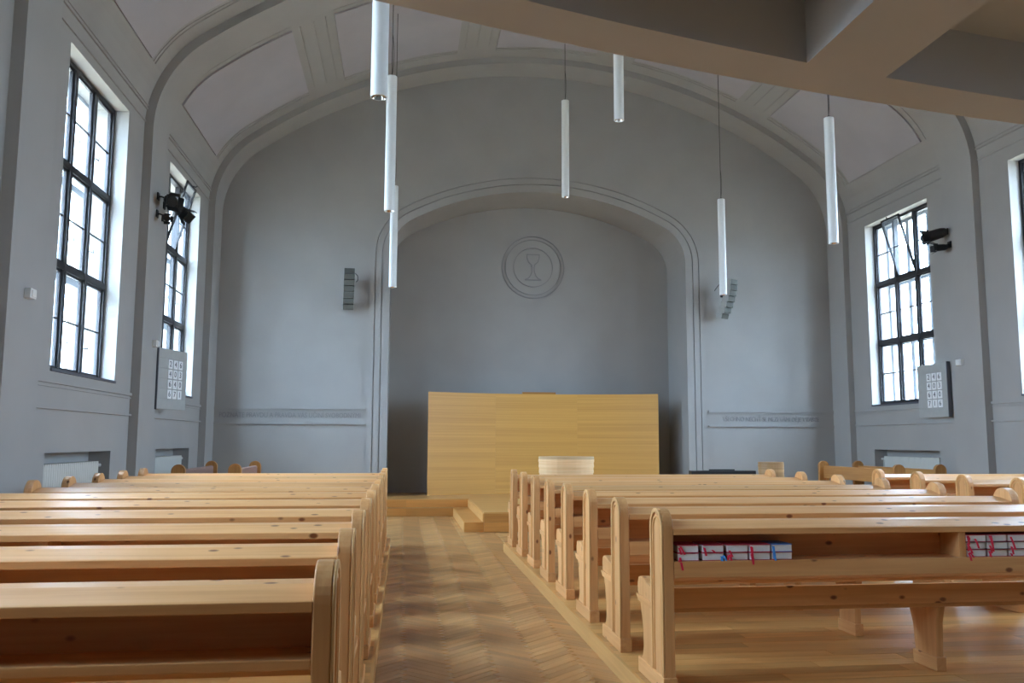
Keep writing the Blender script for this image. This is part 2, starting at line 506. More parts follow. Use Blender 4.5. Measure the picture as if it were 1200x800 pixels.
for k in range(len(RIBS) - 1):
    y0, y1 = RIBS[k + 1][1] - 0.02, RIBS[k][0] + 0.02
    c0, c1 = y0 + 0.45, y1 - 0.62
    mb = MB()
    groups = {}
    def nrm(p, h):
        r = recess(p); return (p[0] + (p[0] - r[0]) / 0.08 * h, p[1] + (p[1] - r[1]) / 0.08 * h)
    for i in range(len(pin) - 1):
        p, q = pin[i], pin[i + 1]
        mb.add([(p[0], y0, p[1]), (q[0], y0, q[1]), (q[0], y1, q[1]), (p[0], y1, p[1])], [(0, 1, 2, 3)])
        cid = in_coffer((p[0] + q[0]) / 2)
        if cid is not None:
            groups.setdefault(cid, []).append((p, q))
    for cid, segs in groups.items():
        pts = [segs[0][0]] + [sg[1] for sg in segs]
        pb = MB().ring([nrm(p, 0.035) for p in pts], [nrm(p, -0.01) for p in pts], 'y', c0, c1)
        world_child(pb, 'acoustic_panel', M['coffer'], ceil_root, smooth=True)
        bead = MB()
        for a, b in ((c0 - 0.15, c0 - 0.138), (c1 + 0.13, c1 + 0.142), (c1 + 0.22, c1 + 0.232)):
            bead.ring([nrm(p, -0.01) for p in pts], [nrm(p, 0.012) for p in pts], 'y', a, b)
        world_child(bead, 'panel_bead', M['plaster'], ceil_root, smooth=True)
    # longitudinal beads on the strips between coffers
    for xr in (4.57, 4.78, 5.02, 1.30, 1.56, 1.82):
        for sg in (-1, 1):
            x0 = XC + sg * xr
            z0 = zat(xr, HW + RIBP, ZS, RC + RIBP, ZT + RIBP)
            r = recess((x0, z0)); n = Vector((x0 - r[0], z0 - r[1])).normalized(); t = Vector((-n.y, n.x)) * 0.008
            P0 = Vector((x0, z0))
            cs = [P0 + t - n * 0.02, P0 - t - n * 0.02, P0 - t + n * 0.014, P0 + t + n * 0.014]
            world_child(MB().prism([(c.x, c.y) for c in cs], 'y', c0, c1), 'panel_bead', M['plaster'], ceil_root)
    world_child(mb, 'vault_bay', M['plaster'], ceil_root, smooth=True, recalc=False)
# outer roof shell keeps the daylight out
shell = MB().ring(room_arch(0.55), room_arch(0.65), 'y', YREAR, YN + 0.2)
world_child(shell, 'roof_shell', M['plaster'], ceil_root)
for k, (y0, y1) in enumerate(RIBS):
    inn = [(XC - HW, -0.1)] + room_arch(0) + [(XC + HW, -0.1)]
    out = [(XC - HW - 0.2, -0.1)] + room_arch(0.2) + [(XC + HW + 0.2, -0.1)]
    r = MB().ring(out, inn, 'y', y0, y1).build('trim_%d' % (k + 1), M['plaster'], smooth=True)
    tag(r, 'grey transverse rib arching from pilaster to pilaster, number %d from the altar wall' % (k + 1), kind='structure')
# rear wall
tag(MB().box(-5.2, 11.3, YREAR - 0.25, YREAR, -0.2, 11.2).build('wall_rear', M['plaster']), 'grey rear wall behind the gallery', kind='structure')

# ------------------------------------------------------------------ back wall with niche
NXC, NW, NZS, NR, NZT = 3.11, 3.45, 5.75, 0.95, 7.33
na = arch_pts(NXC, NW, NZS, NR, NZT)
nb_ = [(NXC - NW, -0.1)] + na + [(NXC + NW, -0.1)]
mb = MB()
XL, XR_ = -5.2, 11.3
for yy in (YB, YB + 0.25):
    mb.add([(XL, yy, -0.2), (NXC - NW, yy, -0.2), (NXC - NW, yy, 11.2), (XL, yy, 11.2)], [(0, 1, 2, 3)])
    mb.add([(NXC + NW, yy, -0.2), (XR_, yy, -0.2), (XR_, yy, 11.2), (NXC + NW, yy, 11.2)], [(0, 1, 2, 3)])
    for i in range(len(na) - 1):
        p, q = na[i], na[i + 1]
        mb.add([(p[0], yy, p[1]), (q[0], yy, q[1]), (q[0], yy, 11.2), (p[0], yy, 11.2)], [(0, 1, 2, 3)])
for i in range(len(nb_) - 1):
    p, q = nb_[i], nb_[i + 1]
    mb.add([(p[0], YB, p[1]), (q[0], YB, q[1]), (q[0], YN + 0.05, q[1]), (p[0], YN + 0.05, p[1])], [(0, 1, 2, 3)])
mb.box(XL, XR_, YN, YN + 0.2, -0.2, 11.2)
wall_back = mb.build('wall_back', M['plaster'], smooth=True)
tag(wall_back, 'grey altar wall with a wide flat-arched niche', kind='structure')
def niche_off(d):
    return [(NXC - NW - d, -0.1)] + arch_pts(NXC, NW + d, NZS, NR + d, NZT + d) + [(NXC + NW + d, -0.1)]
for d0, d1, pr in ((0.0, 0.165, 0.045), (0.185, 0.315, 0.040), (0.335, 0.455, 0.035)):
    MB().ring(niche_off(d1), niche_off(d0), 'y', YB - pr, YB + 0.01).build('niche_architrave', M['plaster'], wall_back, smooth=True)
for x0, x1 in ((XC - HW, NXC - NW - 0.5), (NXC + NW + 0.5, XC + HW)):
    for z, hgt, pr in ((2.235, 0.045, 0.03), (2.20, 0.02, 0.018), (1.905, 0.03, 0.04)):
        MB().box(x0, x1, YB - pr, YB + 0.01, z, z + hgt).build('frieze_moulding', M['plaster'], wall_back)
def inscription(body, x0, x1, z, lab):
    t = text_mesh('inscription', body, M['text_groove_shade'], 0.15, 0.006, wall_back, x1 - x0)
    t.rotation_euler = (math.pi / 2, 0, 0)
    t.location = ((x0 + x1) / 2, YB - 0.004, z)
    t['label'] = lab
inscription('POZNÁTE PRAVDU A PRAVDA VÁS UČINÍ SVOBODNÝMI', -3.95, -0.93, 2.10, 'faint serif inscription in capitals along the left frieze')
inscription('VŠECHNO NECHŤ SE MEZI VÁMI DĚJE V LÁSCE', 7.40, 9.78, 2.08, 'faint serif inscription in capitals along the right frieze')
# chalice medallion in plaster relief; darker lines paint the shade of its grooves
med = (3.14, 5.83)
def circ(r, n=64): return [(med[0] + r * math.cos(2 * math.pi * i / n), med[1] + r * math.sin(2 * math.pi * i / n)) for i in range(n)]
emb = empty('trim_7', (med[0], YN, med[1]))
tag(emb, 'round plaster medallion with a chalice in low relief on the niche wall', kind='structure')
for ro, ri in ((0.785, 0.765), (0.70, 0.685), (0.495, 0.48)):
    world_child(MB().ring(circ(ro), circ(ri), 'y', YN - 0.022, YN + 0.01, closed=True), 'medallion_ring', M['text_groove_shade'], emb)
half = [(0.0, 0.335), (0.165, 0.335), (0.165, 0.25), (0.125, 0.13), (0.05, 0.06), (0.035, 0.045), (0.06, 0.03), (0.035, 0.012), (0.04, -0.10), (0.075, -0.20), (0.13, -0.265), (0.205, -0.295), (0.205, -0.325), (0.0, -0.325)]
ch = [(med[0] + x, med[1] + z) for x, z in half] + [(med[0] - x, med[1] + z) for x, z in reversed(half[1:-1])]
hin = [(0.0, 0.312), (0.142, 0.312), (0.142, 0.25), (0.104, 0.142), (0.032, 0.078), (0.012, 0.05), (0.03, 0.03), (0.012, 0.01), (0.017, -0.105), (0.054, -0.21), (0.112, -0.283), (0.15, -0.302), (0.15, -0.303), (0.0, -0.303)]
ci = [(med[0] + x, med[1] + z) for x, z in hin] + [(med[0] - x, med[1] + z) for x, z in reversed(hin[1:-1])]
world_child(MB().ring(ch, ci, 'y', YN - 0.022, YN + 0.01, closed=True), 'chalice_outline', M['text_groove_shade'], emb)
world_child(MB().prism(ci, 'y', YN - 0.015, YN + 0.01), 'chalice_relief', M['plaster'], emb)

# ------------------------------------------------------------------ windows
def sash_parts(root, x0, x1, z0, z1, y, open_=False):
    """one casement: stiles, muntin, two panes, latch"""
    sw = 0.032
    m = MB()
    for a, b, c, d in ((x0, x0 + sw, z0, z1), (x1 - sw, x1, z0, z1), (x0, x1, z0, z0 + sw), (x0, x1, z1 - sw, z1)):
        m.box(a, b, y, y + 0.04, c, d)
    zm = (z0 + z1) / 2
    return m, zm
def make_window(c, s, n, openmid):
    rz = math.pi / 2 if s < 0 else -math.pi / 2
    WZ0, WZ1 = WIN[s]
    root = empty('window_%d' % n, (wx(s, 0), c, WZ0), rz)
    side = 'left' if s < 0 else 'right'
    tag(root, 'tall dark-framed window of nine sashes in the %s wall' % side, kind='structure')
    H = WZ1 - WZ0
    yf = 0.20
    fr = MB()
    fw = 0.055
    for a, b, z0, z1 in ((-WHW, -WHW + fw, 0, H), (WHW - fw, WHW, 0, H), (-WHW, WHW, 0, fw), (-WHW, WHW, H - fw, H)):
        fr.box(a, b, yf, yf + 0.09, z0, z1)
    fr.build('window_frame', M['frame'], root)
    cw = 2 * (WHW - fw) / 3
    rh = (H - 2 * fw) / 3
    for i in (1, 2):
        x = -WHW + fw + cw * i
        MB().box(x - 0.04, x + 0.04, yf - 0.005, yf + 0.085, fw, H - fw).build('mullion', M['frame'], root)
        z = fw + rh * i
        MB().box(-WHW + fw, WHW - fw, yf, yf + 0.08, z - 0.045, z + 0.045).build('transom', M['frame'], root)
    MB().box(-WHW, WHW, -0.025, 0.2, -0.03, 0.004).build('window_sill', M['sill'], root)
    for i in range(3):
        for j in range(3):
            x0 = -WHW + fw + cw * i + (0.04 if i else 0); x1 = -WHW + fw + cw * (i + 1) - (0.04 if i < 2 else 0)
            z0 = fw + rh * j + (0.045 if j else 0); z1 = fw + rh * (j + 1) - (0.045 if j < 2 else 0)
            op = openmid and i == 1 and j == 2
            w_, h_ = x1 - x0, z1 - z0
            sr = empty('sash', (x0, yf + 0.03, z0), 0, root)
            if op: sr.rotation_euler = (math.radians(16), 0, 0)
            m = MB()
            t = 0.042 if op else 0.03
            for a, b, e, f in ((0, t, 0, h_), (w_ - t, w_, 0, h_), (0, w_, 0, t), (0, w_, h_ - t, h_)):
                m.box(a, b, 0, 0.035, e, f)
            m.box(0, w_, 0.005, 0.03, h_ / 2 - 0.011, h_ / 2 + 0.011)
            m.build('sash_frame', M['frame'], sr)
            for a, b in ((t, h_ / 2 - 0.011), (h_ / 2 + 0.011, h_ - t)):
                MB().box(t, w_ - t, 0.015, 0.021, a, b).build('pane', M['glass'], sr)
            hk = MB().tube([(w_ * 0.02, 0.0, h_ * 0.27), (w_ * 0.02, -0.05, h_ * 0.27), (w_ * 0.16, -0.055, h_ * 0.27), (w_ * 0.17, -0.055, h_ * 0.31)], 0.008, 5)
            if op: hk = MB().tube([(w_ * 0.5, 0.0, h_ - 0.01), (w_ * 0.5, -0.06, h_ - 0.01), (w_ * 0.55, -0.07, h_ + 0.02)], 0.012, 5)
            hk.build('latch', M['frame'], sr)
    # outer window of the double glazing
    yo = 0.52
    om = MB()
    for a, b, z0, z1 in ((-WHW, -WHW + 0.06, 0, H), (WHW - 0.06, WHW, 0, H), (-WHW, WHW, 0, 0.06), (-WHW, WHW, H - 0.06, H)):
        om.box(a, b, yo, yo + 0.05, z0, z1)
    om.build('outer_frame', M['outer'], root)
    for i in (1, 2):
        x = -WHW + fw + cw * i
        MB().box(x - 0.06, x + 0.06, yo, yo + 0.05, 0.06, H - 0.06).build('outer_mullion', M['outer'], root)
        z = fw + rh * i
        MB().box(-WHW, WHW, yo, yo + 0.05, z - 0.05, z + 0.05).build('outer_transom', M['outer'], root)
    for i in range(3):
        for j in range(3):
            x0 = -WHW + fw + cw * i; z0 = fw + rh * j
            MB().box(x0 + 0.055, x0 + cw - 0.055, yo + 0.02, yo + 0.026, z0 + 0.045, z0 + rh - 0.045).build('outer_pane', M['glass_outer'], root)
    # daylight portal of the opening (guides sampling only, emits nothing of its own)
    ld = bpy.data.lights.new('daylight_portal', 'AREA')
    ld.shape = 'RECTANGLE'; ld.size = 2 * WHW; ld.size_y = H
    ld.cycles.is_portal = True
    lo = bpy.data.objects.new('daylight_portal', ld)
    COL.objects.link(lo)
    lo.location = (wx(s, 0.66), c, (WZ0 + WZ1) / 2)
    lo.rotation_euler = (math.pi / 2, 0, math.pi / 2 if s > 0 else -math.pi / 2)
n = 0
for s in (-1, 1):
    for k, c in enumerate(BAYC):
        n += 1
        make_window(c, s, n, k == 0)

# ------------------------------------------------------------------ gallery overhead
ZG = 3.60
def g_out(x):
    x = max(-4.3, min(10.4, x)); return 3.908 + 0.3433 * x - 0.02335 * x * x if x > -0.2 else 3.908 - 0.2 * 0.3433 - 0.0009 + (x + 0.2) * 0.352
def g_in(x):
    return g_out(x) - 0.33 - 0.0 * x + 0.012 * min(max(x, 0), 1)
xs = [-4.2 + i * (14.48 / 60) for i in range(61)]
gal = empty('trim_8', (XC, 3.0, ZG))
tag(gal, 'curved gallery overhead with ring beam, cross beams and coffered underside', kind='structure')
world_child(MB().ring([(x, g_out(x)) for x in xs], [(x, g_in(x)) for x in xs], 'z', ZG, ZG + 0.56), 'ring_beam', M['gallery'], gal, smooth=True)
for bx0, bx1 in ((-1.62, -1.10), (2.13, 2.65), (5.9, 6.42)):
    poly = [(bx0, YREAR), (bx1, YREAR), (bx1, g_in(bx1) + 0.02), (bx0, g_in(bx0) + 0.02)]
    world_child(MB().prism(poly, 'z', ZG - 0.003, ZG + 0.45), 'cross_beam', M['gallery'], gal)
poly = [(xs[0], YREAR), (xs[-1], YREAR)] + [(x, g_in(x) + 0.1) for x in reversed(xs)]
world_child(MB().prism(poly, 'z', ZG + 0.365, ZG + 0.56), 'gallery_slab', M['gallery'], gal)
world_child(MB().ring([(x, g_out(x)) for x in xs], [(x, g_out(x) - 0.12) for x in xs], 'z', ZG + 0.56, ZG + 1.45), 'gallery_parapet', M['gallery'], gal, smooth=True)

# ------------------------------------------------------------------ podium and platforms
pod = empty('podium', (XC, 18.0, 0))
tag(pod, 'wooden podium with two steps before the altar niche', kind='structure')
PX0, PX1 = 1.42, 4.80
main = [(XC - HW, 18.54), (PX0, 18.54), (PX0, 15.05), (PX1, 15.05), (PX1, 18.54), (XC + HW, 18.54), (XC + HW, YB), (NXC + NW, YB), (NXC + NW, YN), (NXC - NW, YN), (NXC - NW, YB), (XC - HW, YB)]
world_child(MB().prism(main, 'z', 0, POD - 0.02), 'podium_body', M['riser'], pod)
mp2 = [(x, y) for x, y in main]
world_child(MB().prism(mp2, 'z', POD - 0.02, POD), 'podium_floor', M['plank'], pod)
for x0, x1 in ((XC - HW, PX0 - 0.32), (PX1 + 0.32, XC + HW)):
    world_child(MB().box(x0, x1, 18.25, 18.54, 0, 0.168), 'step', M['riser'], pod)
for x0, x1 in ((PX0 - 0.33, PX0 - 0.001), (PX1 + 0.001, PX1 + 0.33)):
    world_child(MB().box(x0, x1, 15.08, 18.54, 0, 0.166), 'side_step', M['riser'], pod)
xx = PX0
for z0, z1 in ((0.004, 0.166), (0.170, POD - 0.02)):
    for a, b in ((PX0, 2.6), (2.603, 3.7), (3.703, PX1)):
        world_child(MB().box(a, b, 15.03, 15.05, z0, z1), 'riser_board', M['riser'], pod)
    world_child(MB().box(PX0 - 0.02, PX0, 15.05, 18.54, max(z0, 0.17), z1) if z0 > 0.1 else MB().box(PX0 - 0.345, PX0 - 0.33, 15.08, 18.54, z0, z1), 'riser_board', M['kerb'], pod)
for z0, z1, yy in ((0.004, 0.162, 18.25), (0.172, POD - 0.02, 18.54)):
    for a, b in ((XC - HW, -1.2), (-1.197, 0.10), (0.103, PX0 - 0.02)):
        world_child(MB().box(a, min(b, PX0 - 0.34) if yy < 18.4 else b, yy - 0.018, yy, z0, z1), 'riser_board', M['riser'], pod)

def platform(name_lab, x0, x1, y0, y1, kerbs, planks):
    root = empty('pew_platform', (x0, y0, 0))
    tag(root, name_lab, kind='structure')
    world_child(MB().box(x0 + 0.02, x1 - 0.02, y0, y1 - 0.02, -0.012, PZ - 0.012), 'platform_base', M['plank'], root)
    if planks:
        y = y0; r = 0
        while y < y1 - 0.001:
            yb = min(y + 0.14, y1)
            cuts = [x0] + sorted(x0 + (x1 - x0) * t for t in ((0.30, 0.78) if r % 2 else (0.52,))) + [x1]
            cuts = [c + (random.uniform(-0.3, 0.3) if 0 < q < len(cuts) - 1 else 0) for q, c in enumerate(cuts)]
            for a, b in zip(cuts, cuts[1:]):
                world_child(MB().box(a + 0.0012, b - 0.0012, y + 0.0012, yb - 0.0012, PZ - 0.012, PZ - random.uniform(0, 0.0008)), 'floor_plank', M['plank'], root)
            y = yb; r += 1
    else:
        world_child(MB().box(x0, x1, y0, y1, PZ - 0.012, PZ), 'platform_floor', M['plank'], root)
    for kx, sgn in kerbs:
        a, b = sorted((kx, kx + 0.022 * sgn))
        ys = [y0] + [v for v in (5.1, 6.75, 8.35, 10.35) if y0 < v < y1] + [y1]
        for p, q in zip(ys, ys[1:]):
            world_child(MB().box(a, b, p + 0.0015, q - 0.0015, 0.0, PZ + 0.004), 'kerb_board', M['kerb'], root)
    world_child(MB().box(x0, x1, y1 - 0.02, y1, 0, PZ + 0.003), 'end_kerb', M['riser'], root)
    return root
platform('wooden pew platform on the left of the aisle', -3.75, AX0, 1.2, 13.2, ((AX0, -1),), True)
platform('wooden pew platform on the right of the aisle', AX1, 5.48, 3.4, 12.5, ((AX1, 1),), True)
platform('wooden pew platform along the right wall', 6.85, 9.95, 3.4, 12.5, ((6.85, 1),), False)

# ------------------------------------------------------------------ pews
def arc(cy, cz, r, a0, a1, n):
    return [(cy + r * math.cos(a0 + (a1 - a0) * i / n), cz + r * math.sin(a0 + (a1 - a0) * i / n)) for i in range(n + 1)]
ENDP = ([(0.0, 0.0), (0.52, 0.0), (0.52, 0.085), (0.475, 0.11), (0.455, 0.17), (0.46, 0.26), (0.49, 0.36), (0.53, 0.43), (0.575, 0.485), (0.58, 0.54), (0.555, 0.58), (0.50, 0.592), (0.43, 0.585), (0.36, 0.565), (0.30, 0.56), (0.25, 0.575)]
        + arc(0.125, 0.925, 0.125, 0.0, math.pi, 14))
def make_pew(L, lip, legs):
    root = empty('pew')
    T = 0.062
    for x0, sgn in ((0.0, -1), (L - T, 1)):
        eb = MB().prism(ENDP, 'x', x0, x0 + T).build('end_board', M['pine_z'], root, bevel=0.006)
        xo = x0 if sgn < 0 else x0 + T
        a, b = sorted((xo, xo + sgn * 0.011))
        outer = [(0.25, 0.09)] + arc(0.125, 0.925, 0.125, 0.0, math.pi, 14) + [(0.0, 0.09)]
        inner = [(0.222, 0.09)] + arc(0.125, 0.925, 0.097, 0.0, math.pi, 14) + [(0.028, 0.09)]
        MB().ring(outer, inner, 'x', a, b).build('arch_moulding', M['pine_in'], eb, bevel=0.003)
        outer = [(0.205, 0.09)] + arc(0.125, 0.925, 0.080, 0.0, math.pi, 12) + [(0.045, 0.09)]
        inner = [(0.192, 0.09)] + arc(0.125, 0.925, 0.067, 0.0, math.pi, 12) + [(0.058, 0.09)]
        a2, b2 = sorted((xo, xo + sgn * 0.007))
        MB().ring(outer, inner, 'x', a2, b2).build('arch_moulding', M['pine_in'], eb)
        MB().box(min(xo, xo + sgn * 0.014) - (0 if sgn < 0 else T + 0.008), max(xo, xo + sgn * 0.014) + (T + 0.008 if sgn < 0 else 0), -0.012, 0.535, 0.0, 0.092).build('base_block', M['pine_y'], eb, bevel=0.005)
        MB().prism([(0.252, 0.435), (0.535, 0.435), (0.578, 0.475), (0.252, 0.475)], 'x', a, b).build('seat_band', M['pine_y'], eb)
    x0, x1 = T, L - T
    MB().prism([(0.0, 0.90), (0.0, 0.935), (0.012, 0.939), (0.15, 0.968), (0.235, 0.972), (0.235, 0.94), (0.02, 0.90)], 'x', x0, x1).build('top_board', M['pine_x'], root, bevel=0.003)
    MB().box(x0, x1, 0.205, 0.23, 0.655, 0.945).build('back_panel', M['pine_x'], root)
    MB().box(x0, x1, 0.012, 0.205, 0.728, 0.748).build('shelf', M['pine_x'], root)
    if lip:
        MB().box(x0, x1, 0.002, 0.024, 0.652, 0.748).build('shelf_lip', M['pine_x'], root, bevel=0.004)
    else:
        MB().box(x0, x1, 0.0, 0.022, 0.722, 0.755).build('shelf_lip', M['pine_x'], root, bevel=0.004)
    MB().box(x0, x1, 0.232, 0.258, 0.435, 0.558).build('lower_rail', M['pine_x'], root, bevel=0.004)
    MB().box(x0, x1, 0.258, 0.60, 0.405, 0.435).build('seat', M['pine_x'], root, bevel=0.006)
    for k in range(legs):
        lx = L * (k + 1) / (legs + 1)
        dv = MB().box(lx - 0.022, lx + 0.022, 0.012, 0.206, 0.748, 0.905).build('shelf_divider', M['pine_z'], root)
        lg = MB().prism([(0.30, 0.0), (0.53, 0.0), (0.53, 0.1), (0.545, 0.25), (0.60, 0.405), (0.26, 0.405), (0.29, 0.3), (0.30, 0.1)], 'x', lx - 0.025, lx + 0.025).build('leg', M['pine_z'], root, bevel=0.004)
        MB().box(lx - 0.033, lx + 0.033, 0.285, 0.545, 0.0, 0.088).build('base_block', M['pine_y'], lg, bevel=0.004)
    return root
ORD = ['nearest', 'second', 'third', 'fourth', 'fifth', 'sixth', 'seventh', 'eighth', 'ninth', 'tenth', 'eleventh']
def row(ys, x, L, lip, where, grp):
    proto = make_pew(L, lip, 1)
    for i, y in enumerate(ys):
        o = proto if i == 0 else copy_tree(proto)
        o.location = (x, y, PZ)
        nth = 'nearest pine pew' if i == 0 else ('farthest pine pew' if i == len(ys) - 1 else '%s pine pew from the camera' % ORD[i])
        tag(o, '%s in %s' % (nth, where), 'pew', grp)
LROWS = [2.90, 3.95, 5.0, 6.02, 7.0, 7.98, 8.93, 9.86, 10.78, 11.68, 12.57]
RROWS = [5.007, 6.01, 7.0, 8.01, 9.0, 9.98, 10.97, 11.95]
row(LROWS, -3.60, 3.385, False, 'the block left of the aisle', 'pews left of the aisle')
row(RROWS, 1.53, 3.80, True, 'the block right of the aisle', 'pews right of the aisle')
row(RROWS[4:], 6.95, 2.80, True, 'the short block along the right wall', 'pews along the right wall')

# ------------------------------------------------------------------ front benches set sideways
def make_bench(L, padded, lab, loc, rz, grp):
    root = empty('choir_bench', loc, rz)
    tag(root, lab, 'bench', grp)
    prof = [(0.0, 0.0), (0.50, 0.0), (0.50, 0.40), (0.47, 0.46), (0.22, 0.47), (0.22, 1.05)] + arc(0.11, 1.05, 0.11, 0.0, math.pi, 12)[1:]
    for x0 in (0.0, L - 0.06):
        eb = MB().prism(prof, 'x', x0, x0 + 0.06).build('end_board', M['orange_wood'], root, bevel=0.006)
        for xo, sg in ((x0, -1), (x0 + 0.06, 1)):
            a, b = sorted((xo, xo + sg * 0.008))
            MB().ring([(0.22, 0.06)] + arc(0.11, 1.05, 0.11, 0, math.pi, 12) + [(0.0, 0.06)], [(0.198, 0.06)] + arc(0.11, 1.05, 0.088, 0, math.pi, 12) + [(0.022, 0.06)], 'x', a, b).build('arch_moulding', M['orange_wood'], eb)
    if padded:
        MB().box(0.06, L - 0.06, 0.07, 0.16, 0.62, 1.07).build('back_cushion', M['cushion'], root, bevel=0.03)
    else:
        MB().box(0.06, L - 0.06, 0.09, 0.125, 0.80, 1.06).build('backrest_board', M['orange_wood_x'], root, bevel=0.005)
    MB().box(0.06, L - 0.06, 0.14, 0.50, 0.42, 0.455).build('seat', M['orange_wood_x'], root, bevel=0.005)
    MB().box(0.06, L - 0.06, 0.30, 0.33, 0.12, 0.24).build('stretcher', M['orange_wood_x'], root)
    return root
make_bench(2.55, True, 'upholstered bench set sideways beside the left wall radiator', (-3.76, 17.45, 0), -math.pi / 2, 'padded side benches')
make_bench(2.10, True, 'upholstered bench set sideways, right one of the padded pair', (-2.94, 17.45, 0), -math.pi / 2, 'padded side benches')
make_bench(2.9, False, 'plain wooden bench set sideways, nearer the podium of the right-hand pair', (9.10, 14.85, 0), math.pi / 2, 'plain side benches')
make_bench(2.95, False, 'plain wooden bench set sideways under the right wall radiator', (9.93, 14.88, 0), math.pi / 2, 'plain side benches')

# ------------------------------------------------------------------ altar screen
scr = empty('altar_screen', (3.19, 20.0, POD))
tag(scr, 'large curved screen of horizontal honey-coloured laminated wood on the podium', 'screen')
SX0, SX1, SH = 0.57, 5.94, 2.33
def sy(x):
    t = (x - 3.25) / 2.69
    return 20.28 - 0.62 * t * t
cut = [SX0, 2.16, 4.12, SX1]
for i in range(3):
    xs2 = [cut[i] + 0.0006 + (cut[i + 1] - cut[i] - 0.0012) * k / 10 for k in range(11)]
    mb = MB().ring([(x, sy(x) + 0.05) for x in xs2], [(x, sy(x)) for x in xs2], 'z', POD, POD + SH)
    world_child(mb, 'screen_panel', M['panel'], scr, smooth=True)
world_child(MB().box(2.82, 3.62, 20.33, 20.42, POD, POD + SH + 0.05), 'rear_post_board', M['riser'], scr)

# communion table and lectern of stacked plywood rings
def stacked(name, loc, z0, z1, rx, ry, layers, mat, lab, cat, taper):
    root = empty(name, loc)
    tag(root, lab, cat)
    hh = (z1 - z0) / layers
    for i in range(layers):
        t = (i + 0.5) / layers
        k = taper + (1 - taper) * t
        w = 1.0 if i % 2 == 0 else 0.985
        MB().lathe([(0, hh * i), (k * w, hh * i), (k * w, hh * (i + 1) - 0.004), (k * 0.97, hh * (i + 1) - 0.004), (k * 0.97, hh * (i + 1)), (0, hh * (i + 1))], 28, rx, ry).build('ply_layer', mat, root)
    return root
stacked('communion_table', (3.16, 16.6, POD), POD, 1.265, 0.555, 0.36, 18, M['font'], 'pale round table of stacked wooden layers before the curved screen', 'table', 0.90)
stacked('lectern', (7.27, 16.5, 0), 0, 1.165, 0.255, 0.22, 24, M['lectern'], 'small brown drum of stacked wooden layers right of the keyboard', 'lectern', 0.98)
pn = empty('electric_piano', (6.1, 16.0, 0))
tag(pn, 'black electric piano of which only the top edge shows over the pews', 'piano')
MB().box(-0.64, 0.64, -0.02, 0.16, 0.60, 1.01).build('body', M['black'], pn, bevel=0.01)
MB().box(-0.64, 0.64, 0.16, 0.42, 0.60, 0.72).build('key_bed', M['black'], pn, bevel=0.008)
MB().box(-0.58, 0.58, 0.24, 0.41, 0.72, 0.735).build('keys', M['card'], pn)
for x in (-0.62, 0.58):
    MB().box(x, x + 0.04, 0.0, 0.36, 0.0, 0.60).build('leg', M['black'], pn)
MB().box(-0.25, 0.26, 0.10, 0.12, 1.00, 1.035).build('music_rest', M['black'], pn)

# ------------------------------------------------------------------ pendant lamps
def lamp(x, y, zb, zt, lab):
    root = empty('pendant_lamp', (x, y, zb))
    tag(root, lab, 'lamp', 'white tube pendant lamps')
    r, L = 0.072, zt - zb
    MB().lathe([(r - 0.006, 0.0), (r, 0.0), (r, L - 0.004), (r - 0.006, L), (0.0, L)], 24).build('tube_body', M['lamp'], root, smooth=True)
    MB().lathe([(r - 0.004, 0.003), (r * 0.72, 0.05), (r * 0.40, 0.10), (0.0, 0.11)], 20).build('reflector', M['chrome'], root, smooth=True)
    MB().lathe([(0.0, L + 0.03), (0.018, L + 0.03), (0.03, L), (0.0, L)], 12).build('top_cap', M['cable'], root)
    zc = zat(x - XC, HW + RIBP, ZS, RC + RIBP, ZT + RIBP) + 0.05 - zb
    MB().tube([(0, 0, L), (0, 0, zc)], 0.006, 6).build('cable', M['cable'], root)
    slack = [(0.02 * math.sin(math.pi * t) + 0.004, 0.01, L + 0.02 + 0.6 * t) for t in [i / 8 for i in range(9)]]
    MB().tube(slack, 0.004, 5).build('power_cord', M['cable'], root)
    MB().lathe([(0.0, zc - 0.03), (0.045, zc - 0.025), (0.05, zc + 0.03), (0.0, zc + 0.03)], 14).build('ceiling_rose', M['lamp'], root)
lamp(-0.25, 7.15, 4.47, 6.40, 'white tube pendant lamp nearest the camera, cut off by the top of the picture')
lamp(-0.235, 11.75, 4.71, 6.65, 'white tube pendant lamp in the middle of the left row')
lamp(-0.23, 15.95, 4.39, 6.32, 'farthest white tube pendant lamp of the left row, left of the niche')
lamp(3.05, 11.82, 6.205, 8.13, 'white tube pendant lamp whose top is hidden by the gallery beam')
lamp(3.05, 16.0, 6.25, 8.19, 'high white tube pendant lamp hanging before the middle of the niche arch')
lamp(6.2, 16.05, 4.425, 6.345, 'white tube pendant lamp hanging before the right wall speaker')
lamp(6.2, 11.66, 4.445, 6.345, 'rightmost white tube pendant lamp, near the right wall window')

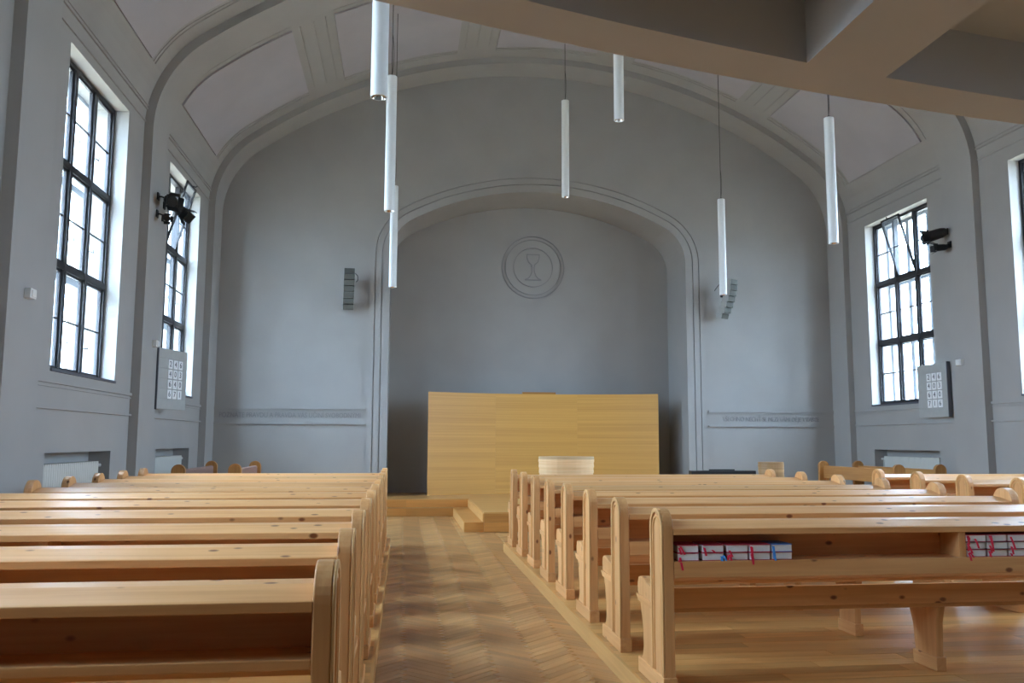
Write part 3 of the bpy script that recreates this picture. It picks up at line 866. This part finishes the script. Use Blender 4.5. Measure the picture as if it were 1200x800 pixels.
# ------------------------------------------------------------------ loudspeakers
def speaker(x, y, zt, zb, rz, lab, flip):
    root = empty('line_array_speaker', (x, y, zb), rz)
    tag(root, lab, 'speaker', 'slim grey wall speakers')
    nseg = 7
    H = zt - zb
    hh = H / nseg
    yy = 0.0
    for i in range(nseg):              # top to bottom, bending towards the floor
        t = i / (nseg - 1)
        tilt = math.radians(2 + 16 * t * t)
        zc = H - hh * (i + 0.5)
        back = 0.06 * t + 0.24 * t * t
        R = Matrix.Translation((0, back, zc)) @ Matrix.Rotation(tilt, 4, 'X')
        seg = MB().box(-0.115, 0.115, 0.03, 0.17, -hh / 2 + 0.003, hh / 2 - 0.003).xf(R).build('cabinet', M['spk_case'], root, bevel=0.006)
        MB().box(-0.112, 0.112, 0.0, 0.03, -hh / 2 + 0.006, hh / 2 - 0.004).xf(R).build('grille', M['spk_grille'], seg)
        for sx in (-1, 1):
            MB().box(*sorted((sx * 0.1155, sx * 0.121)), 0.0, 0.17, -hh / 2, hh / 2).xf(R).build('side_cover', M['board'], seg)
    MB().box(-0.02, 0.02, 0.15, 0.42, H * 0.78, H * 0.78 + 0.04).build('wall_arm', M['black'], root)
    MB().box(-0.06, 0.06, 0.30, 0.38, H * 0.58, H * 0.85).build('bracket', M['black'], root)
    MB().tube([(flip * 0.10, 0.2, H * 0.95), (flip * 0.19, 0.3, H * 0.88), (flip * 0.20, 0.4, H * 0.78), (flip * 0.17, 0.45, H * 0.75)], 0.008, 6).build('speaker_cable', M['cable'], root)
speaker(-1.21, YB - 0.53, 5.31, 4.42, math.radians(6), 'slim grey line speaker on the altar wall left of the niche', 1)
speaker(7.55, YB - 0.56, 5.29, 4.39, math.radians(27), 'slim grey line speaker on the altar wall right of the niche', -1)

# ------------------------------------------------------------------ stage lights
def spot(loc, aim, size, lab, wallx):
    root = empty('stage_light', loc)
    tag(root, lab, 'spotlight', 'black stage lights on the ribs')
    q = Vector(aim).to_track_quat('Z', 'Y').to_matrix().to_4x4()
    s_ = size
    MB().lathe([(0.0, -0.20 * s_), (0.07 * s_, -0.19 * s_), (0.10 * s_, -0.10 * s_), (0.11 * s_, 0.10 * s_), (0.10 * s_, 0.12 * s_), (0.0, 0.115 * s_)], 18).xf(q).build('housing', M['black'], root, smooth=True)
    MB().lathe([(0.0, 0.125 * s_), (0.09 * s_, 0.125 * s_), (0.09 * s_, 0.13 * s_), (0.0, 0.13 * s_)], 18).xf(q).build('lens', M['spotfilter' if loc[0] > 3 else 'black'], root)
    fr = MB()
    for a, b, c, d in ((-0.12, 0.12, 0.10, 0.12), (-0.12, 0.12, -0.12, -0.10), (-0.12, -0.10, -0.12, 0.12), (0.10, 0.12, -0.12, 0.12)):
        fr.box(a * s_, b * s_, c * s_, d * s_, 0.12 * s_, 0.15 * s_)
    fr.xf(q).build('gel_frame', M['black'], root)
    for ang in (0, 90, 180, 270):
        R = q @ Matrix.Rotation(math.radians(ang), 4, 'Z') @ Matrix.Translation((0, 0.11 * s_, 0.15 * s_)) @ Matrix.Rotation(math.radians(-28), 4, 'X')
        MB().box(-0.10 * s_, 0.10 * s_, -0.004, 0.004, 0.0, 0.13 * s_).xf(R).build('barn_door', M['black'], root)
    dx = wallx - loc[0]
    MB().tube([(-0.13 * s_ * 0, 0.13 * s_, 0.0), (dx * 0.4, 0.13 * s_, 0.05), (dx * 0.7, 0.0, 0.06), (dx, 0.0, 0.06)], 0.014, 6).build('yoke', M['black'], root)
    MB().box(*sorted((dx, dx - math.copysign(0.02, dx))), -0.05, 0.05, 0.0, 0.12).build('wall_plate', M['black'], root)
spot((-3.86, 14.43, 5.475), (0.45, -0.7, -0.30), 0.85, 'round black stage light, topmost of the cluster by the left open window', -4.06)
spot((-3.80, 14.80, 5.42), (0.75, -0.10, -0.65), 0.85, 'square-fronted black stage light pointing down by the left open window', -4.06)
spot((-3.90, 14.42, 5.18), (0.30, -0.80, -0.35), 0.50, 'small black stage light, lowest of the cluster by the left open window', -4.06)
spot((9.92, 14.80, 5.455), (-0.80, 0.45, -0.25), 0.95, 'upper black stage light on the right rib beside the open window', 10.14)
spot((9.95, 14.72, 5.19), (-0.75, 0.2, -0.05), 0.6, 'lower black stage light on the right rib beside the open window', 10.14)

# ------------------------------------------------------------------ hymn number boards
def hymn_board(loc, rz, rows, lab, flip):
    root = empty('hymn_board', loc, rz)          # local x along the board, -y to the room
    tag(root, lab, 'number board', 'hymn number boards')
    Wd, Hh = 0.93, 1.02
    MB().box(0, Wd, 0.0, 0.03, 0, Hh).build('backing', M['board'], root)
    for i in range(6):
        z0 = Hh * i / 6
        MB().box(0.0, Wd, -0.012, 0.0, z0 + 0.008, z0 + Hh / 6 - 0.004).build('rail', M['board'], root)
    MB().box(-0.02 if flip else Wd, 0.0 if flip else Wd + 0.02, -0.02, 0.05, -0.01, Hh + 0.01).build('edge_strip', M['sill'], root)
    for x in (0.15, 0.75):
        MB().tube([(x, 0.03, 0.85), (x, 0.16 + (0.12 * x if flip else 0.03), 0.85)], 0.012, 6).build('wall_bracket', M['sill'], root)
    for r, txt in enumerate(rows):
        for c, chd in enumerate(txt):
            x = Wd * 0.33 + c * 0.165
            z = Hh * (4 - r) / 6 + 0.012
            cdp = MB().box(x, x + 0.13, -0.022, -0.012, z, z + 0.15).build('number_card', M['card'], root)
            d = text_mesh('digit', chd, M['digit'], 0.135, 0.001, cdp)
            d.rotation_euler = (math.pi / 2, 0, 0)
            d.location = (x + 0.065, -0.0235, z + 0.075)
hymn_board((-4.045, 14.86, 2.07), math.radians(75), ['246', '403', '640', '671'], 'grey hymn board on the left wall, last number six seven one', True)
hymn_board((10.10, 15.88, 2.04), math.radians(-90), ['246', '403', '640', '716'], 'grey hymn board on the right wall, last number seven one six', False)

# small white wall boxes
def wall_box(x, y, z, s, lab):
    root = empty('wall_sensor', (x, y, z))
    tag(root, lab, 'wall box', 'small white wall boxes')
    a, b = sorted((0.0, -s * 0.07))
    MB().box(a, b, -0.075, 0.075, -0.055, 0.055).build('housing', M['switch'], root, bevel=0.008)
    a, b = sorted((-s * 0.07, -s * 0.078))
    MB().box(a, b, -0.05, 0.05, -0.035, 0.035).build('front_cover', M['switch'], root)
wall_box(-4.06, 9.80, 3.13, -1, 'small white wall box on the nearest left pilaster')
wall_box(-4.06, 14.62, 3.12, -1, 'small white wall box above the left hymn board')
wall_box(10.14, 14.58, 3.02, 1, 'small white wall box beside the right hymn board')

# ------------------------------------------------------------------ radiators
def radiator(c, s, lab):
    root = empty('radiator', (wx(s, 0.14), c, 0), 0)
    tag(root, lab, 'radiator', 'cream radiators in wall niches')
    for i in range(28):
        y = -1.02 + i * (1.94 / 28)
        MB().prism([(y, 0.30), (y + 0.052, 0.30), (y + 0.060, 0.34), (y + 0.060, 1.22), (y + 0.052, 1.26), (y, 1.26), (y - 0.004, 1.22), (y - 0.004, 0.34)], 'x', -0.07, 0.07).build('radiator_section', M['radiator'], root)
    MB().tube([(0, 0.92, 1.20), (0, 1.02, 1.20), (-s * 0.05, 1.06, 1.20)], 0.022, 8).build('valve', M['switch'], root)
    for zz in (0.36, 1.18):
        MB().tube([(0, -1.03, zz), (0, 0.95, zz)], 0.02, 6).build('manifold', M['radiator'], root)
    MB().tube([(0, 1.06, 0.255), (0, 1.06, 1.20)], 0.012, 6).build('pipe', M['radiator'], root)
radiator(BAYC[1], -1, 'cream ribbed radiator in the niche under the nearer left window')
radiator(BAYC[0], -1, 'cream ribbed radiator in the niche behind the padded benches')
radiator(BAYC[0], 1, 'cream ribbed radiator in the niche under the open right window')
radiator(BAYC[1], 1, 'cream ribbed radiator in the niche at the right edge of the picture')

# ------------------------------------------------------------------ hymn books on the shelf of the front right pew
def ribbon(root, x, z, drop, col, sway, y0):
    w = 0.0065
    pts = [(x, y0 + 0.02, z), (x + sway * 0.2, y0 - 0.006, z - 0.004), (x + sway * 0.5, y0 - 0.012, z - drop * 0.45), (x + sway, y0 - 0.010, z - drop)]
    m = MB()
    vs, fs = [], []
    for p in pts:
        vs += [(p[0] - w, p[1], p[2]), (p[0] + w, p[1], p[2]), (p[0] + w, p[1] + 0.0015, p[2] + 0.0005), (p[0] - w, p[1] + 0.0015, p[2] + 0.0005)]
    for i in range(len(pts) - 1):
        for k in range(4):
            fs.append((4 * i + k, 4 * i + (k + 1) % 4, 4 * i + 4 + (k + 1) % 4, 4 * i + 4 + k))
    fs += [(0, 3, 2, 1), (4 * (len(pts) - 1), 4 * (len(pts) - 1) + 1, 4 * (len(pts) - 1) + 2, 4 * (len(pts) - 1) + 3)]
    m.add(vs, fs).build('ribbon', M[col], root)
def book(x, z, w, h, cover, ribs, lab, grp):
    y = 5.012 + random.uniform(0.0, 0.008)
    root = empty('hymn_book', (x, y, z))
    tag(root, lab, 'book', grp)
    c = 0.0035
    cv = MB().box(0, w, 0, 0.185, 0, c).box(0, w, 0, 0.185, h - c, h).box(0, w, 0.182, 0.186, c, h - c)
    cv.build('cover', M[cover], root)
    MB().box(0.003, w - 0.003, 0.004, 0.182, c, h - c).build('page_block', M['page'], root)
    for (rx, rz, drop, col, sway) in ribs:
        ribbon(root, rx * w, rz * h, drop, col, sway, 0.004)
ZSH = PZ + 0.748 + 0.001
BH = 0.0455
piles = [(1.618, 'leftmost', [('cover_red', [(0.08, 0.5, 0.085, 'rib_red', 0.02), (0.12, 0.5, 0.03, 'rib_red', -0.01)]), ('cover_red', [(0.06, 0.7, 0.04, 'rib_red', 0.015), (0.10, 0.9, 0.05, 'rib_red', 0.03)])]),
         (1.772, 'second', [('cover_red', [(0.85, 0.6, 0.06, 'rib_blue', 0.015), (0.92, 0.6, 0.045, 'rib_blue', -0.012), (0.95, 0.7, 0.04, 'rib_blue', 0.02)]), ('cover_red', [(0.06, 0.7, 0.05, 'rib_red', 0.012), (0.42, 0.4, 0.02, 'rib_red', 0.02)])]),
         (1.922, 'third', [('cover_red', [(0.10, 0.8, 0.04, 'rib_red', 0.012), (0.05, 0.7, 0.03, 'rib_red', -0.004)]), ('cover_red', [(0.08, 0.3, 0.04, 'rib_red', 0.02)])]),
         (2.060, 'fourth', [('cover_red', [(0.08, 0.8, 0.075, 'rib_red', 0.012)]), ('cover_red', [(0.05, 0.8, 0.09, 'rib_red', 0.012), (0.10, 0.7, 0.05, 'rib_red', 0.0)])]),
         (2.197, 'rightmost', [('cover_red', [(0.10, 0.5, 0.06, 'rib_red', 0.012)]), ('cover_blue', [(0.06, 0.8, 0.09, 'rib_blue', 0.014), (0.10, 0.8, 0.075, 'rib_blue', 0.0)])])]
for x, nm, bs in piles:
    for k, (cv, ribs) in enumerate(bs):
        book(x, ZSH + k * (BH + 0.0006), 0.131, BH, cv, ribs, '%s %s hymn book in the %s two-high pile on the pew shelf' % ('lower' if k == 0 else 'upper', 'blue' if 'blue' in cv else 'crimson', nm), 'hymn books in two-high piles')
BH2 = 0.0445
piles2 = [(3.452, 'first', [[(0.08, 0.6, 0.07, 'rib_red', 0.02), (0.12, 0.7, 0.04, 'rib_red', 0.03)], [(0.06, 0.8, 0.06, 'rib_red', 0.03), (0.10, 0.9, 0.05, 'rib_red', 0.0)], [(0.05, 0.8, 0.05, 'rib_red', 0.008), (0.09, 0.9, 0.03, 'rib_red', 0.0), (0.16, 0.7, 0.03, 'rib_red', -0.01), (0.40, 0.5, 0.06, 'rib_red', 0.025)]]),
          (3.594, 'second', [[(0.06, 0.8, 0.06, 'rib_red', 0.014), (0.10, 0.7, 0.03, 'rib_red', 0.0)], [(0.08, 0.6, 0.05, 'rib_red', 0.01)], [(0.10, 0.9, 0.07, 'rib_red', 0.02), (0.18, 0.9, 0.1, 'rib_red', 0.012)]]),
          (3.736, 'third', [[(0.06, 0.5, 0.02, 'rib_red', 0.01)], [(0.10, 0.4, 0.05, 'rib_red', 0.01)], [(0.08, 0.7, 0.08, 'rib_red', 0.03)]]),
          (3.878, 'last', [[(0.06, 0.7, 0.08, 'rib_red', 0.01)], [(0.08, 0.7, 0.05, 'rib_red', 0.02)], [(0.05, 0.6, 0.05, 'rib_red', 0.0)]])]
for x, nm, bs in piles2:
    for k, ribs in enumerate(bs):
        book(x, ZSH + k * (BH2 + 0.0006), 0.134, BH2, 'cover_red' if k != 1 else 'cover_dark', ribs, '%s hymn book in the %s three-high pile right of the shelf divider' % (('bottom', 'middle', 'top')[k], nm), 'hymn books in three-high piles')
